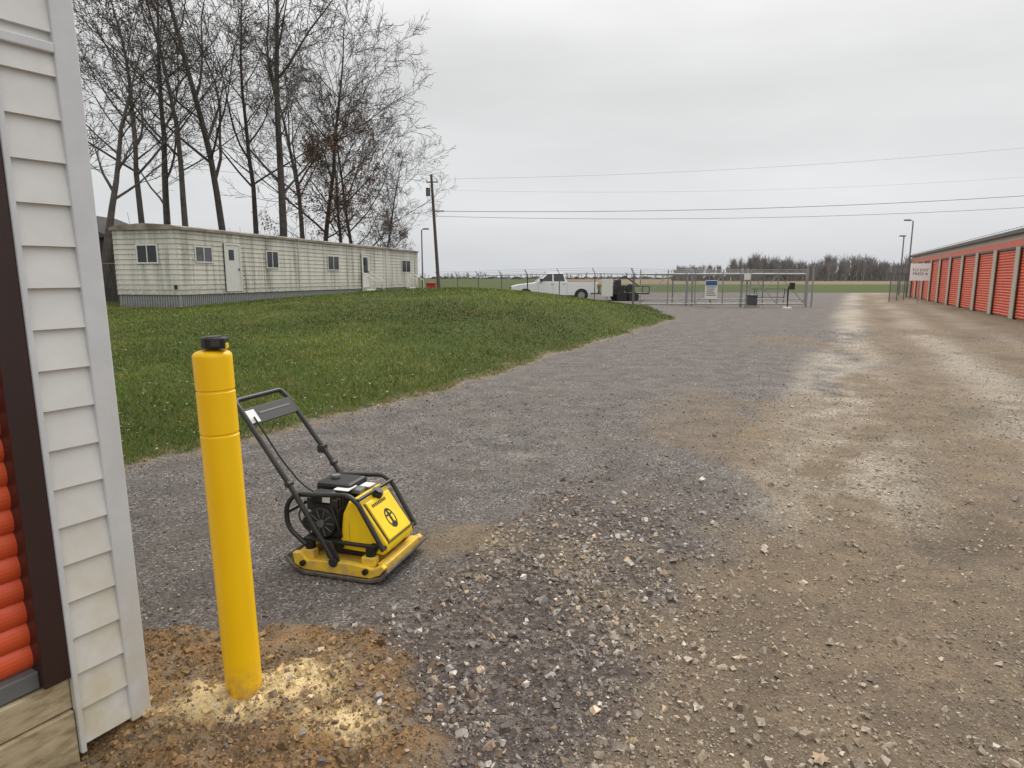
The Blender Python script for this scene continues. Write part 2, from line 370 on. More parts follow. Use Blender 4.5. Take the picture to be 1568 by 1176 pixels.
def leafquads(name,P,s,colr,flat=True):
    n=len(P); an=rng.uniform(0,6.28,n)
    a=np.stack([np.cos(an),np.sin(an),rng.normal(0,.25,n)],1)*s[:,None]
    b_=np.stack([-np.sin(an),np.cos(an),rng.normal(0,.25,n)],1)*s[:,None]*.6
    if not flat:
        a=rng.normal(0,1,(n,3)); a/=np.linalg.norm(a,axis=1)[:,None]; b_=np.cross(a,rng.normal(0,1,(n,3))); b_/=np.linalg.norm(b_,axis=1)[:,None]
        a*=s[:,None]; b_*=s[:,None]*.6
    V=np.stack([P-a,P-b_+a*.2,P+a,P+b_+a*.2],1)
    C=np.repeat(np.concatenate([colr,np.ones((n,1))],1)[:,None,:],4,1).reshape(-1,4)
    return npmesh(name,V.reshape(-1,3),np.arange(n*4).reshape(-1,4),M_leafbr,dict(col=C))
N=5200; y=4.8*np.exp(rng.random(N)*math.log(26/4.8)); x=rng.uniform(-.68,.3,N)*y; M=masks(x,y)
k=(M['grass']>.3)&(rng.random(N)<.16+.25*(M['q']>-7)); x=x[k];y=y[k]
leafquads('fallen_leaves',np.stack([x,y,H(x,y)+.035],1),rng.uniform(.010,.022,len(x))*np.maximum(1,y/14),np.array([[.38,.32,.20]])*rng.uniform(.5,1.2,(len(x),1)))

# ---------------------------------------------------------------- bollard + tape
bo=empty('bollard',(-1.044,2.326,0)); bo.rotation_euler=(0,math.radians(-1.3),0)
mb=MB(); R=.0665; prof=[(R,-.15),(R,.5)]
for zc in (1.04,1.20):
    prof+=[(R,zc-.012),(R,zc-.006),(R-.003,zc-.003),(R-.003,zc+.003),(R,zc+.006),(R,zc+.012)]
prof+=[(R,1.31),(R,1.322)]
for j in range(1,8):
    tt=j/8*math.pi/2; prof.append((R-.030+.030*math.cos(tt), 1.322+.022*math.sin(tt)))
prof+=[(.02,1.348),(.0005,1.350)]
n=56; vs=[];fs=[]
for (rr,zz) in prof:
    for j in range(n):
        an=2*math.pi*j/n; vs.append((rr*math.cos(an),rr*math.sin(an),zz))
for i_ in range(len(prof)-1):
    for j in range(n): fs.append((i_*n+j,i_*n+(j+1)%n,(i_+1)*n+(j+1)%n,(i_+1)*n+j))
mb.add(vs,fs); mb.make('sleeve',M_yel,bo,smooth=True)
tp=empty('tape_measure',(-1.060,2.315,1.350),.2)
mb=MB(); mb.tube([(0,0,.002),(0,0,.042)],.043,28,0); mb.box(-.0,.046,-.043,0.03,.003,.041,0); mb.make('case',M_rub,tp,bevel=.005)
mb=MB(); mb.tube([(0,0,.041),(0,0,.045)],.028,24,0); mb.box(.0,.03,-.0455,-.0435,.012,.034,0); mb.make('label',mat('dark_label',(.05,.05,.05),.3),tp)
mb=MB(); mb.box(.044,.052,-.038,-.012,.004,.022,0); mb.make('tape_mouth',M_cyel,tp)

# ---------------------------------------------------------------- plate compactor
pc=empty('plate_compactor',(-.716,3.21,Hs(-.6,3.4)+.004),math.radians(-17))
mb=MB(); sec=[(-.56,.085),(-.50,.02),(-.44,0),(-.04,0),(.03,.02),(.075,.07),(.07,.085),(.02,.038),(-.05,.018),(-.43,.018),(-.49,.038),(-.545,.095)]
mb.ext(sec,lambda a,b:(a,.0,b),lambda a,b:(a,.50,b)); mb.make('base_plate',M_steel,pc,bevel=.003)
mb=MB(); sec=[(-.50,.045),(-.44,.02),(-.04,.02),(.02,.045),(.05,.085),(.03,.10),(-.02,.075),(-.15,.09),(-.30,.085),(-.42,.075),(-.46,.115),(-.51,.11)]
mb.ext(sec,lambda a,b:(a,.012,b),lambda a,b:(a,.05,b)); mb.ext(sec,lambda a,b:(a,.45,b),lambda a,b:(a,.488,b))
mb.box(-.43,-.05,.05,.45,.02,.075); mb.box(-.01,.045,.05,.45,.05,.098); mb.box(-.49,-.44,.05,.45,.05,.11)
for yy in (.04,.42):
    mb.box(-.10,-.02,yy-.005,yy+.045,.075,.125); mb.box(-.47,-.39,yy-.005,yy+.045,.075,.125)
mb.make('base_frame',M_cyeld,pc,bevel=.006)
mb=MB()
for yy in (.006,.494):
    for xx in (-.44,-.06): mb.tube([(xx,yy-.012,.06),(xx,yy+.012,.06)],.016,14)
for xx in (-.43,-.06):
    for yy in (.07,.43): mb.tube([(xx,yy,.10),(xx,yy,.17)],.028,14)
mb.make('rubber_mounts',M_rub,pc)
mb=MB(); mb.box(-.47,-.03,.06,.44,.165,.182); mb.box(-.33,-.12,.14,.36,.075,.165); mb.make('engine_deck',M_blk,pc,bevel=.004)
mb=MB()
hood=[(-.26,.13),(.0,.12),(.035,.15),(.03,.19),(-.125,.405),(-.165,.42),(-.20,.40),(-.235,.33)]
mb.ext(hood,lambda a,b:(a,.085,b),lambda a,b:(a,.40,b)); mb.make('hood',M_cyel,pc,bevel=.018)
def sl(a,y,o):
    x0,z0,x1,z1=-.122,.402,.030,.192; L=math.hypot(x1-x0,z1-z0); nx_,nz_=-(z1-z0)/L,(x1-x0)/L
    return (x0+(x1-x0)*a+nx_*o,y,z0+(z1-z0)*a+nz_*o)
def slab(mbb,a0,a1,y0,y1,o0,o1,mi=0):
    mbb.hexa([sl(a0,y0,o0),sl(a1,y0,o0),sl(a1,y1,o0),sl(a0,y1,o0)],[sl(a0,y0,o1),sl(a1,y0,o1),sl(a1,y1,o1),sl(a0,y1,o1)],mi)
mb=MB(); slab(mb,.06,.97,.115,.37,-.004,.010); mb.make('water_tank_panel',M_cyel,pc,bevel=.006)
mb=MB(); slab(mb,.05,.98,.103,.110,-.002,.004); slab(mb,.05,.98,.375,.382,-.002,.004); slab(mb,.985,1.01,.10,.385,-.01,.004); mb.make('panel_seam',M_rub,pc)
mb=MB()
for k in range(18):
    a0=2*math.pi*k/18; a1=2*math.pi*(k+1)/18
    def P(an,rr,o): return sl(.60-rr*math.cos(an)/.26,.235+rr*.72*math.sin(an),o)
    mb.hexa([P(a0,.060,.0102),P(a1,.060,.0102),P(a1,.048,.0102),P(a0,.048,.0102)],[P(a0,.060,.0112),P(a1,.060,.0112),P(a1,.048,.0112),P(a0,.048,.0112)])
slab(mb,.46,.78,.226,.244,.0102,.0113); slab(mb,.50,.54,.208,.262,.0102,.0115); slab(mb,.40,.455,.227,.243,.0102,.0113); slab(mb,.70,.80,.215,.230,.0102,.0116); slab(mb,.70,.80,.240,.255,.0102,.0116)
for k in range(9): slab(mb,.15+.004*(k%2),.22,.145+k*.017,.156+k*.017,.0102,.0112)
mb.make('logo_print',M_rub,pc)
mb=MB(); c0=Vector(sl(.02,.25,.0)); mb.tube([c0,c0+Vector((.015,0,.022))],.034,20); mb.tube([c0+Vector((.015,0,.022)),c0+Vector((.022,0,.032))],.026,20); mb.make('water_cap',M_rub,pc,bevel=.003)
mb=MB(); mb.tube([(-.045,.076,.165),(-.045,.09,.165)],.026,20); mb.tube([(-.24,.078,.15),(-.24,.09,.15)],.012,12); mb.make('hood_bolt',M_blk,pc)
mb=MB(); mb.box(-.19,-.09,.0815,.0845,.175,.185); mb.box(-.195,-.19,.0815,.0845,.175,.30); mb.make('hood_crease',M_cyeld,pc)
mb=MB(); mb.box(-.44,-.27,.10,.36,.185,.34); mb.box(-.48,-.32,.14,.30,.20,.30)
for k in range(9): mb.box(-.46+k*.0,-.27,.095+k*.03,.107+k*.03,.33,.40)
mb.tube([(-.36,.075,.27),(-.36,.10,.27)],.085,28); mb.make('engine_block',M_blk,pc,bevel=.006)
mb=MB()
for k in range(10):
    an=k*math.pi/5; mb.tube([(-.36+.03*math.cos(an),.073,.27+.03*math.sin(an)),(-.36+.075*math.cos(an),.073,.27+.075*math.sin(an))],.003,6)
mb.tube([(-.36,.062,.27),(-.36,.076,.27)],.022,16); mb.make('recoil_starter',M_galdk,pc)
mb=MB(); mb.box(-.47,-.25,.20,.40,.40,.455); mb.box(-.44,-.30,.09,.19,.36,.43); mb.make('fuel_tank',M_rub,pc,bevel=.02)
mb=MB(); mb.tube([(-.40,.30,.455),(-.40,.30,.475)],.026,18); mb.box(-.30,-.20,.22,.36,.40,.425); mb.make('tank_cap',M_galdk,pc,bevel=.004)
mb=MB(); mb.box(-.33,-.24,.16,.26,.432,.437); mb.box(-.235,-.175,.28,.35,.4255,.43); mb.box(-.355,-.31,.0865,.0895,.385,.415); mb.make('engine_labels',M_wlab,pc)
mb=MB(); mb.tube([(-.50,.16,.22),(-.50,.36,.22)],.045,18); mb.box(-.53,-.42,.30,.44,.24,.40); mb.make('muffler',M_blk,pc,bevel=.006)
mb=MB(); mb.tube(rp([(-.30,.085,.36),(-.26,.07,.28),(-.24,.085,.20)],.03),.006,8); mb.tube(rp([(-.47,.10,.38),(-.50,.06,.30),(-.42,.07,.20)],.04),.005,8)
mb.tube(rp([(-.74,.06,.84),(-.60,.09,.60),(-.50,.12,.46),(-.40,.14,.40)],.06),.005,8); mb.make('cables',M_rub,pc)
mb=MB()
for yy in (.045,.43):
    mb.tube(rp([(.03,yy,.17),(-.115,yy,.42),(-.17,yy,.455),(-.50,yy,.43),(-.555,yy,.36),(-.555,yy,.24),(-.44,yy,.15)],.07),.0135,12)
mb.tube([(-.115,.045,.43),(-.115,.43,.43)],.011,12); mb.tube([(-.545,.045,.33),(-.545,.43,.33)],.0135,12); mb.tube([(.015,.045,.19),(.015,.09,.17)],.012,10)
mb.tube([(.02,.43,.185),(.02,.39,.17)],.012,10)
mb.make('roll_frame',M_blk,pc,smooth=True)
mb=MB(); y0,y1=.02,.455
mb.tube(rp([(-.255,y0,.085),(-.30,y0,.16),(-.505,y0,.485),(-.80,y0+.01,.88),(-.845,y0+.02,.925),(-.845,y1-.02,.925),(-.80,y1-.01,.88),(-.505,y1,.485),(-.30,y1,.16),(-.255,y1,.085)],.055,7),.0145,14)
mb.make('handle',M_blk,pc,smooth=True)
mb=MB()
for yy in (y0,y1):
    mb.tube([(-.255,yy-.018,.085),(-.255,yy+.018,.085)],.026,16); mb.hexa([(-.29,yy-.006,.10),(-.22,yy-.006,.10),(-.22,yy+.006,.10),(-.29,yy+.006,.10)],[(-.33,yy-.006,.20),(-.27,yy-.006,.20),(-.27,yy+.006,.20),(-.33,yy+.006,.20)])
    mb.tube([(-.51,yy-.022,.495),(-.51,yy+.022,.495)],.017,12)
mb.box(-.60,-.56,y1-.03,y1+.02,.555,.60)
mb.make('handle_brackets',M_blk,pc,bevel=.003)
mb=MB()
def hp(k): return Vector((-.505-.295*k,0,.485+.395*k))
a_=hp(.78); b_=hp(.99); nn=Vector((.395,0,.295)).normalized()
def pl(mbb,A,B,ya,yb,o0,o1):
    mbb.hexa([tuple(A+nn*o0+Vector((0,ya,0))),tuple(B+nn*o0+Vector((0,ya,0))),tuple(B+nn*o0+Vector((0,yb,0))),tuple(A+nn*o0+Vector((0,yb,0)))],
             [tuple(A+nn*o1+Vector((0,ya,0))),tuple(B+nn*o1+Vector((0,ya,0))),tuple(B+nn*o1+Vector((0,yb,0))),tuple(A+nn*o1+Vector((0,yb,0)))])
pl(mb,a_,b_,.03,.445,.002,.012); mb.make('handle_panel',M_rub,pc,bevel=.003)
mb=MB(); pl(mb,hp(.80),hp(.96),.035,.105,.0125,.014); mb.make('handle_label',M_wlab,pc)
mb=MB(); pl(mb,hp(.89),hp(.91),.13,.40,.0125,.0145); mb.make('handle_stripe',M_galdk,pc)

# ---------------------------------------------------------------- left storage building (near)
e=Vector((.52,.854,0)).normalized(); nrm=Vector((e.y,-e.x,0)); C0=Vector((-1.352,2.17,0))
sb=empty('storage_building',C0); sb.rotation_euler=(0,math.radians(-.7),0)
def L(s,o,z): return tuple(-s*e+o*nrm+Vector((0,0,z)))
def lbox(mbb,s0,s1,o0,o1,z0,z1,mi=0):
    mbb.hexa([L(s0,o0,z0),L(s1,o0,z0),L(s1,o1,z0),L(s0,o1,z0)],[L(s0,o0,z1),L(s1,o0,z1),L(s1,o1,z1),L(s0,o1,z1)],mi)
mb=MB(); ch=.127; z=.045
while z<3.1:
    s0,s1=.05,.215
    mb.add([L(s0,.019,z),L(s1,.019,z),L(s1,.003,z+ch),L(s0,.003,z+ch),L(s0,.0,z),L(s1,.0,z)],[(0,3,2,1),(0,1,5,4)]); z+=ch
lbox(mb,.05,.215,-.05,-.001,.03,3.2)
z=.045
while z<3.1:
    mb.add([L(-.014,-.05,z),L(-.014,-6,z),L(-.002,-6,z+ch),L(-.002,-.05,z+ch)],[(0,1,2,3)]); z+=ch
lbox(mb,0.0,.04,-6,-.051,.03,3.2)
mb.make('siding',M_vinyl,sb)
mb=MB(); lbox(mb,-.018,.052,.0,.026,.03,3.2); lbox(mb,-.018,-.001,-.07,-.0005,.03,3.2); lbox(mb,.205,.222,.0,.030,.02,3.2); lbox(mb,.052,.205,.0,.028,2.27,2.30); mb.make('corner_trim',M_vtrim,sb,bevel=.004)
mb=MB(); lbox(mb,.222,.30,-.06,.024,.30,2.9)
for k in range(1,7): lbox(mb,.30+3.3*k-.38,.30+3.3*k,-.06,.02,0,2.9)
lbox(mb,.30,22,-.06,.0,2.62,3.2); mb.make('door_frame',M_brown,sb,bevel=.004)
def corr(mbb,s0,s1,o,z0,z1,per=.076,amp=.011,Lf=L,st=6):
    zs=[]; z=z0
    while z<z1: zs.append(z); z+=per/st
    vs=[];fs=[]
    for z in zs:
        oo=o+amp*(abs(math.sin(math.pi*(z-z0)/per))**.7)
        vs+=[Lf(s0,oo,z),Lf(s1,oo,z)]
    for i_ in range(len(zs)-1): fs.append((2*i_,2*i_+1,2*i_+3,2*i_+2))
    mbb.add(vs,fs)
mb=MB()
for k in range(7): corr(mb,.30+3.3*k,3.22+3.3*k,-.045,.36,2.62,amp=.015)
mb.make('roll_up_doors',M_orange,sb,smooth=False)
mb=MB(); lbox(mb,.30,3.2,-.05,-.005,.30,.358); mb.make('threshold',M_galdk,sb,bevel=.004)
mb=MB(); lbox(mb,.223,22,-.08,.006,.185,.292); lbox(mb,.225,22,-.08,.018,-.1,.18); mb.make('sill_beams',M_wood,sb,bevel=.004)
mb=MB(); lbox(mb,.06,22,-6,-.10,-.1,.30); mb.make('slab',M_conc,sb)
mb=MB(); lbox(mb,-.15,22,-.5,.25,3.2,3.32); mb.hexa([L(-.15,.25,3.32),L(22,.25,3.32),L(22,-6.2,3.32),L(-.15,-6.2,3.32)],[L(-.15,.20,3.36),L(22,.20,3.36),L(22,-3,3.9),L(-.15,-3,3.9)]); mb.make('roof',M_roof,sb)

# ---------------------------------------------------------------- right storage building
e2=Vector((.423,.906,0)).normalized(); n2v=Vector((-e2.y,e2.x,0)); C2=Vector((18.7,23.9,0))
sb2=empty('storage_building',C2)
def L2(s,o,z): return tuple(s*e2+o*n2v+Vector((0,0,z)))
def rbox(mbb,s0,s1,o0,o1,z0,z1,mi=0):
    mbb.hexa([L2(s0,o0,z0),L2(s1,o0,z0),L2(s1,o1,z0),L2(s0,o1,z0)],[L2(s0,o0,z1),L2(s1,o0,z1),L2(s1,o1,z1),L2(s0,o1,z1)],mi)
S0,S1=-9.1,34.9
mb=MB(); rbox(mb,S0,S1,-8,-.12,-.1,3.3); rbox(mb,S0,S1,-.12,0,2.78,3.3); mb.make('walls',M_tan,sb2)
mb=MB()
for k in range(-3,10):
    s=2.0+3.7*k; rbox(mb,s-.28,s+.28,-.12,.02,0,2.78)
rbox(mb,S1-.5,S1,-.12,.02,0,2.78); mb.make('pilasters',M_tan,sb2,bevel=.01)
mb=MB(); md=MB()
for k in range(-3,9):
    s=2.0+3.7*k; e1=min(s+3.42,S1-.5)
    corr(mb,s+.36,e1-.08,-.09,.04,2.70,per=.115,amp=.035,Lf=L2,st=4)
    rbox(md,s+.28,s+.36,-.12,-.01,0,2.78); rbox(md,e1-.08,e1,-.12,-.01,0,2.78); rbox(md,s+.36,e1-.08,-.12,-.02,2.70,2.78)
mb.make('roll_up_doors',M_orange,sb2); md.make('door_jambs',M_brown,sb2)
mb=MB(); rbox(mb,S0-.1,S1+.1,.0,.012,2.80,3.05); mb.make('fascia',M_orange,sb2)
mb=MB(); rbox(mb,S0-.1,S1+.1,.0,.16,3.26,3.42); mb.make('gutter',M_brown,sb2,bevel=.01)
mb=MB(); mb.hexa([L2(S0-.15,.12,3.43),L2(S1+.15,.12,3.43),L2(S1+.15,-8.1,3.43),L2(S0-.15,-8.1,3.43)],[L2(S0-.15,.05,3.50),L2(S1+.15,.05,3.50),L2(S1+.15,-4,3.95),L2(S0-.15,-4,3.95)])
s=S0
while s<S1: 
    mb.hexa([L2(s,.08,3.49),L2(s+.05,.08,3.49),L2(s+.05,-4,3.95),L2(s,-4,3.95)],[L2(s,.08,3.53),L2(s+.05,.08,3.53),L2(s+.05,-4,3.99),L2(s,-4,3.99)]); s+=.6
mb.make('roof',M_roof,sb2)

# ---------------------------------------------------------------- mobile home
HA=Vector((-13.1,26.1,0)); hd=Vector((6,24.9,0)).normalized(); hn=Vector((hd.y,-hd.x,0)); LEN=25.2; WID=3.0
mh=empty('mobile_home',HA)
def LH(s,o,z): return tuple(s*hd+o*hn+Vector((0,0,z)))
def hbox(mbb,s0,s1,o0,o1,z0,z1,mi=0):
    mbb.hexa([LH(s0,o0,z0),LH(s1,o0,z0),LH(s1,o1,z0),LH(s0,o1,z0)],[LH(s0,o0,z1),LH(s1,o0,z1),LH(s1,o1,z1),LH(s0,o1,z1)],mi)
mb=MB(); hbox(mb,0,LEN,-WID,0,.92,3.5)
z=.92
while z<3.45:
    mb.add([LH(-.03,.03,z),LH(LEN,.03,z),LH(LEN,.006,z+.2),LH(-.006,.006,z+.2),LH(-.03,.0,z),LH(LEN,.0,z)],[(0,1,2,3),(0,4,5,1)])
    mb.add([LH(-.03,.03,z),LH(-.03,-WID,z),LH(-.006,-WID,z+.2),LH(-.006,.006,z+.2),LH(0,.03,z),LH(0,-WID,z)],[(0,3,2,1),(0,1,5,4)]); z+=.2
mb.make('walls',M_home,mh)
mb=MB(); N_=int(LEN/.12)
for k in range(N_): hbox(mb,k*.12,k*.12+.07,-.06,-.02,.0,.915)
hbox(mb,0,LEN,-.10,-.06,0,.915)
for k in range(24): hbox(mb,.03,.06,-.10-k*.12-.07,-.10-k*.12,0,.915)
hbox(mb,.06,.1,-WID,-.1,0,.915); mb.make('skirting',M_skirt,mh)
mb=MB(); sec=[(-WID-.08,3.46),(.08,3.46),(.08,3.56),(-.3,3.64),(-WID/2,3.72),(-WID+.3,3.64),(-WID-.08,3.56)]
mb.ext(sec,lambda a,b:LH(-.08,a,b),lambda a,b:LH(LEN+.08,a,b)); mb.make('roof',mat('stained_roof',(.30,.27,.22),.7,ns=1.2,c2=(.12,.095,.07)),mh)
mw=MB(); mg=MB(); mdk=MB()
def win(s0,s1,z0,z1,pale=False):
    t_=.05
    for a in ((s0-t_,s1+t_,z0-t_,z0),(s0-t_,s1+t_,z1,z1+t_),(s0-t_,s0,z0,z1),(s1,s1+t_,z0,z1),((s0+s1)/2-.02,(s0+s1)/2+.02,z0,z1)): hbox(mw,a[0],a[1],.025,.06,a[2],a[3])
    hbox(mg if pale else mdk,s0,s1,.028,.042,z0,z1)
win(.95,1.9,2.25,2.82,True); win(5.8,6.7,2.08,2.82); win(11.6,12.8,2.05,2.78); win(22.1,23.6,2.0,2.8)
def door(s0,s1,w=True):
    for a in ((s0,s0+.07,1.0,3.0),(s1-.07,s1,1.0,3.0),(s0,s1,3.0,3.08)): hbox(mw,a[0],a[1],.025,.075,a[2],a[3])
    hbox(mw,s0+.07,s1-.07,.025,.05,1.0,3.0)
    if w: hbox(mdk,s0+.3,s0+.65,.051,.058,2.35,2.8)
    hbox(mdk,s1-.2,s1-.15,.051,.08,1.9,2.0)
    hbox(mdk,s0-.03,s0-.005,.025,.05,1.0,3.05)
door(2.7,3.8); door(15.7,16.8); hbox(mdk,15.95,16.55,.051,.058,1.9,2.85)
def ebox(mbb,o0,o1,d0,d1,z0,z1): mbb.hexa([LH(-d0,o0,z0),LH(-d1,o0,z0),LH(-d1,o1,z0),LH(-d0,o1,z0)],[LH(-d0,o0,z1),LH(-d1,o0,z1),LH(-d1,o1,z1),LH(-d0,o1,z1)])
o0,o1=-1.85,-.95
for a in ((o0-.06,o1+.06,2.14,2.2),(o0-.06,o1+.06,2.85,2.91),(o0-.06,o0,2.2,2.85),(o1,o1+.06,2.2,2.85),(-1.42,-1.38,2.2,2.85)): ebox(mw,a[0],a[1],.025,.06,a[2],a[3])
ebox(mdk,o0,o1,.028,.042,2.2,2.85); ebox(mdk,-.25,-.13,.03,.06,1.15,1.3)
for s in (8.6,13.9,19.4): hbox(mw,s,s+.05,.02,.05,.93,3.46); hbox(mdk,s+.052,s+.075,.02,.04,.93,3.46)
mw.make('window_and_door_trim',M_white,mh); mg.make('pale_windows',M_glassg,mh); mdk.make('dark_windows',M_glass,mh)
mb=MB()
for s_ in (16.2,23.2):
    for k in range(3): hbox(mb,s_-.6,s_+.6,.1+k*.3,.4+k*.3,.0,.9-.22*k)
    for sd in (-.6,.6):
        for k in (0,1): mb.seg(LH(s_+sd,.15+k*.85,.3),LH(s_+sd,.15+k*.85,1.9-.5*k),.03,n=6)
        mb.seg(LH(s_+sd,.15,1.9),LH(s_+sd,1.0,1.4),.03,n=6)
mb.make('steps_and_railing',M_white,mh)

# ---------------------------------------------------------------- brown shed behind
sh=empty('brown_shed',(-22.5,33,.3)); mb=MB(); mb.box(-4,2.6,0,6,-.3,3.3); mb.make('walls',mat('dark_brown_boards',(.07,.055,.045),.85,ns=2),sh)
mb=MB(); mb.ext([(-4.3,3.25),(2.9,3.25),(-.7,4.7)],lambda a,b:(a,-.25,b),lambda a,b:(a,6.25,b)); mb.make('roof',mat('dark_shingles',(.10,.095,.09),.9),sh)

# ---------------------------------------------------------------- trees
def prisms(name,S,mat_,extra=None):
    S=np.array(S); out=[];fo=[];base_=0
    for lo,hi,n in ((.05,9,8),(0,.05,3)):
        T=S[(S[:,6]>=lo)&(S[:,6]<hi)]
        if not len(T): continue
        p0=T[:,:3];p1=T[:,3:6]; d=p1-p0; d/=np.linalg.norm(d,axis=1)[:,None]+1e-9
        ref=np.where(np.abs(d[:,2:3])>.99,np.array([[1.,0,0]]),np.array([[0,0,1.]])); xx=np.cross(d,ref); xx/=np.linalg.norm(xx,axis=1)[:,None]+1e-9; yy=np.cross(xx,d)
        an=np.arange(n)*2*np.pi/n
        ring=xx[:,None,:]*np.cos(an)[None,:,None]+yy[:,None,:]*np.sin(an)[None,:,None]
        V=np.concatenate([p0[:,None]+ring*T[:,6][:,None,None],p1[:,None]+ring*T[:,7][:,None,None]],1)
        j=np.arange(n); f=np.stack([j,(j+1)%n,(j+1)%n+n,j+n],1)
        fo.append((f[None]+(np.arange(len(T))*2*n)[:,None,None]+base_).reshape(-1,4)); out.append(V.reshape(-1,3)); base_+=len(T)*2*n
    return npmesh(name,np.concatenate(out),np.concatenate(fo),mat_,smooth=True)
RMIN=.0125
def tree(name,height,loc,seed,lean=(0,0),stems=1,r0=.26,spread=1.0,start=.3,leaves=0,leafcol=(.16,.075,.045),nl=(15,7,6,5)):
    R=random.Random(seed); S=[]; tips=[]
    def branch(p,d,length,r,lev,k):
        nseg=[10,7,5,3,2][lev]; pts=[p]; seglen=length/nseg; dd=Vector(d)
        wob=[.050,.11,.15,.20,.25][lev]; upf=[.03,.06,.04,.01,-.01][lev]
        rad=[r]
        for i_ in range(nseg):
            dd=(dd+Vector((R.gauss(0,wob),R.gauss(0,wob),R.gauss(0,wob)*.6+upf))).normalized()
            q_=pts[-1]+dd*seglen; pts.append(q_); tt=(i_+1)/nseg
            rad.append(max(r*(1-tt*(.85 if lev==0 else .75)),RMIN if lev<4 else .0095))
            S.append((*pts[-2],*q_,rad[-2],rad[-1]))
        tips.append(pts[-1])
        if lev>=4: return
        nc=nl[lev]; nc=max(2,int(nc*R.uniform(.75,1.25)))
        st=start if lev==0 else .18
        for c_i in range(nc):
            tt=st+(1-st)*((c_i+R.random())/nc); tt=min(tt,.985)
            fi=tt*nseg; i0=int(fi); fr=fi-i0
            pp=pts[i0].lerp(pts[i0+1],fr); rr=rad[i0]*(1-fr)+rad[i0+1]*fr
            par=(pts[i0+1]-pts[i0]).normalized()
            az=R.uniform(0,6.283) if lev>0 else c_i*2.4+R.uniform(-.5,.5)
            o=par.orthogonal().normalized(); o2=par.cross(o)
            ang=math.radians(R.uniform(30,58) if lev==0 else R.uniform(26,55))
            nd=par*math.cos(ang)+(o*math.cos(az)+o2*math.sin(az))*math.sin(ang)
            if lev==0: ln=height*R.uniform(.26,.46)*spread*(1-.50*(tt-st)/(1-st))
            else: ln=length*R.uniform(.40,.66)*(1-.40*tt)
            branch(pp,nd,ln,max(rr*R.uniform(.34,.58),RMIN),lev+1,k)
    for k in range(stems):
        a=R.uniform(0,6.28); l_=.0 if stems==1 else .22
        d=Vector((lean[0]+l_*math.cos(a),lean[1]+l_*math.sin(a),1)).normalized()
        branch(Vector((.25*math.cos(a)*(stems>1),.25*math.sin(a)*(stems>1),-.3)),d,height*R.uniform(.88,1),r0*(1 if stems==1 else .8),0,k)
    ob=prisms('trunk_and_branches',S,M_bark)
    E=empty(name,loc); ob.parent=E
    if leaves:
        T=np.array([tuple(q_) for q_ in tips]); idx=rng.integers(0,len(T),leaves); 
        hot=fbm(T[:,0]*.6,T[:,2]*.6,3,seed)>-.04; sel=idx[hot[idx]]
        P=T[sel]+rng.normal(0,.16,(len(sel),3))
        lo=leafquads('dead_leaves',P,rng.uniform(.045,.095,len(sel)),np.array([leafcol])*rng.uniform(.5,1.4,(len(sel),1)),flat=False); lo.parent=E
    return E,ob
def inst(E,name,loc,rz,sc):
    n_=empty(name,loc,rz); n_.scale=(sc,)*3
    for ch_ in E.children:
        o=bpy.data.objects.new(ch_.name,ch_.data); COL.objects.link(o); o.parent=n_
    return n_
def tp_(px,d): return ((px-784)/1000*d/1.0,d,.3)
T1,_=tree('bare_tree',24,tp_(443,42),21,r0=.29,start=.26,spread=1.0)
T2,_=tree('bare_tree',22,tp_(348,40),2,lean=(.05,0),r0=.25,start=.28,spread=1.05)
T3,_=tree('bare_tree',21,tp_(300,37),3,lean=(-.03,0),r0=.20,start=.34,leaves=1100,leafcol=(.15,.06,.05),nl=(14,6,6,4))
T4,_=tree('bare_tree',20,tp_(236,36),4,lean=(-.06,0),r0=.20,start=.36,nl=(14,6,6,4))
T5,_=tree('bare_tree',21,tp_(500,49),15,lean=(.05,0),r0=.21,start=.2,spread=1.15,nl=(17,7,6,5))
T6,_=tree('oak_tree',11.5,tp_(532,47),6,r0=.17,start=.15,spread=1.25,leaves=8000,leafcol=(.18,.095,.06))
T7,_=tree('bare_tree',13,tp_(146,31),8,r0=.27,start=.4,stems=2,nl=(12,6,5,4))
inst(T4,'bare_tree',tp_(400,46),2.8,1.08)
inst(T1,'bare_tree',tp_(266,41),2.1,.86); inst(T2,'bare_tree',tp_(472,56),4.4,.98)
inst(T5,'bare_tree',tp_(590,58),1.2,.66); inst(T4,'bare_tree',tp_(120,44),.9,1.0); inst(T5,'bare_tree',tp_(545,56),5.0,.88)
inst(T6,'oak_tree',tp_(598,60),2.0,.55)

S=[]
while len(S)<8500:
    px=random.uniform(140,640); d=random.uniform(30,62); x0=(px-784)/1000*d; h=random.uniform(1.5,4.4)
    if (Vector((x0,d,0))-HA).dot(hn)>-WID-1.2: continue
    p=Vector((x0,d,.2)); dr=Vector((random.gauss(0,.15),random.gauss(0,.15),1))
    q_=p+dr*h*.5; r_=q_+Vector((random.gauss(0,.3),random.gauss(0,.3),h*.5)); S.append((*p,*q_,.02,.015)); S.append((*q_,*r_,.015,.01))
    for j in range(4):
        w_=q_+Vector((random.gauss(0,.5),random.gauss(0,.5),random.uniform(.1,1.1))); S.append((*q_,*w_,.012,.008))
prisms('brush_thicket',S,M_bark)

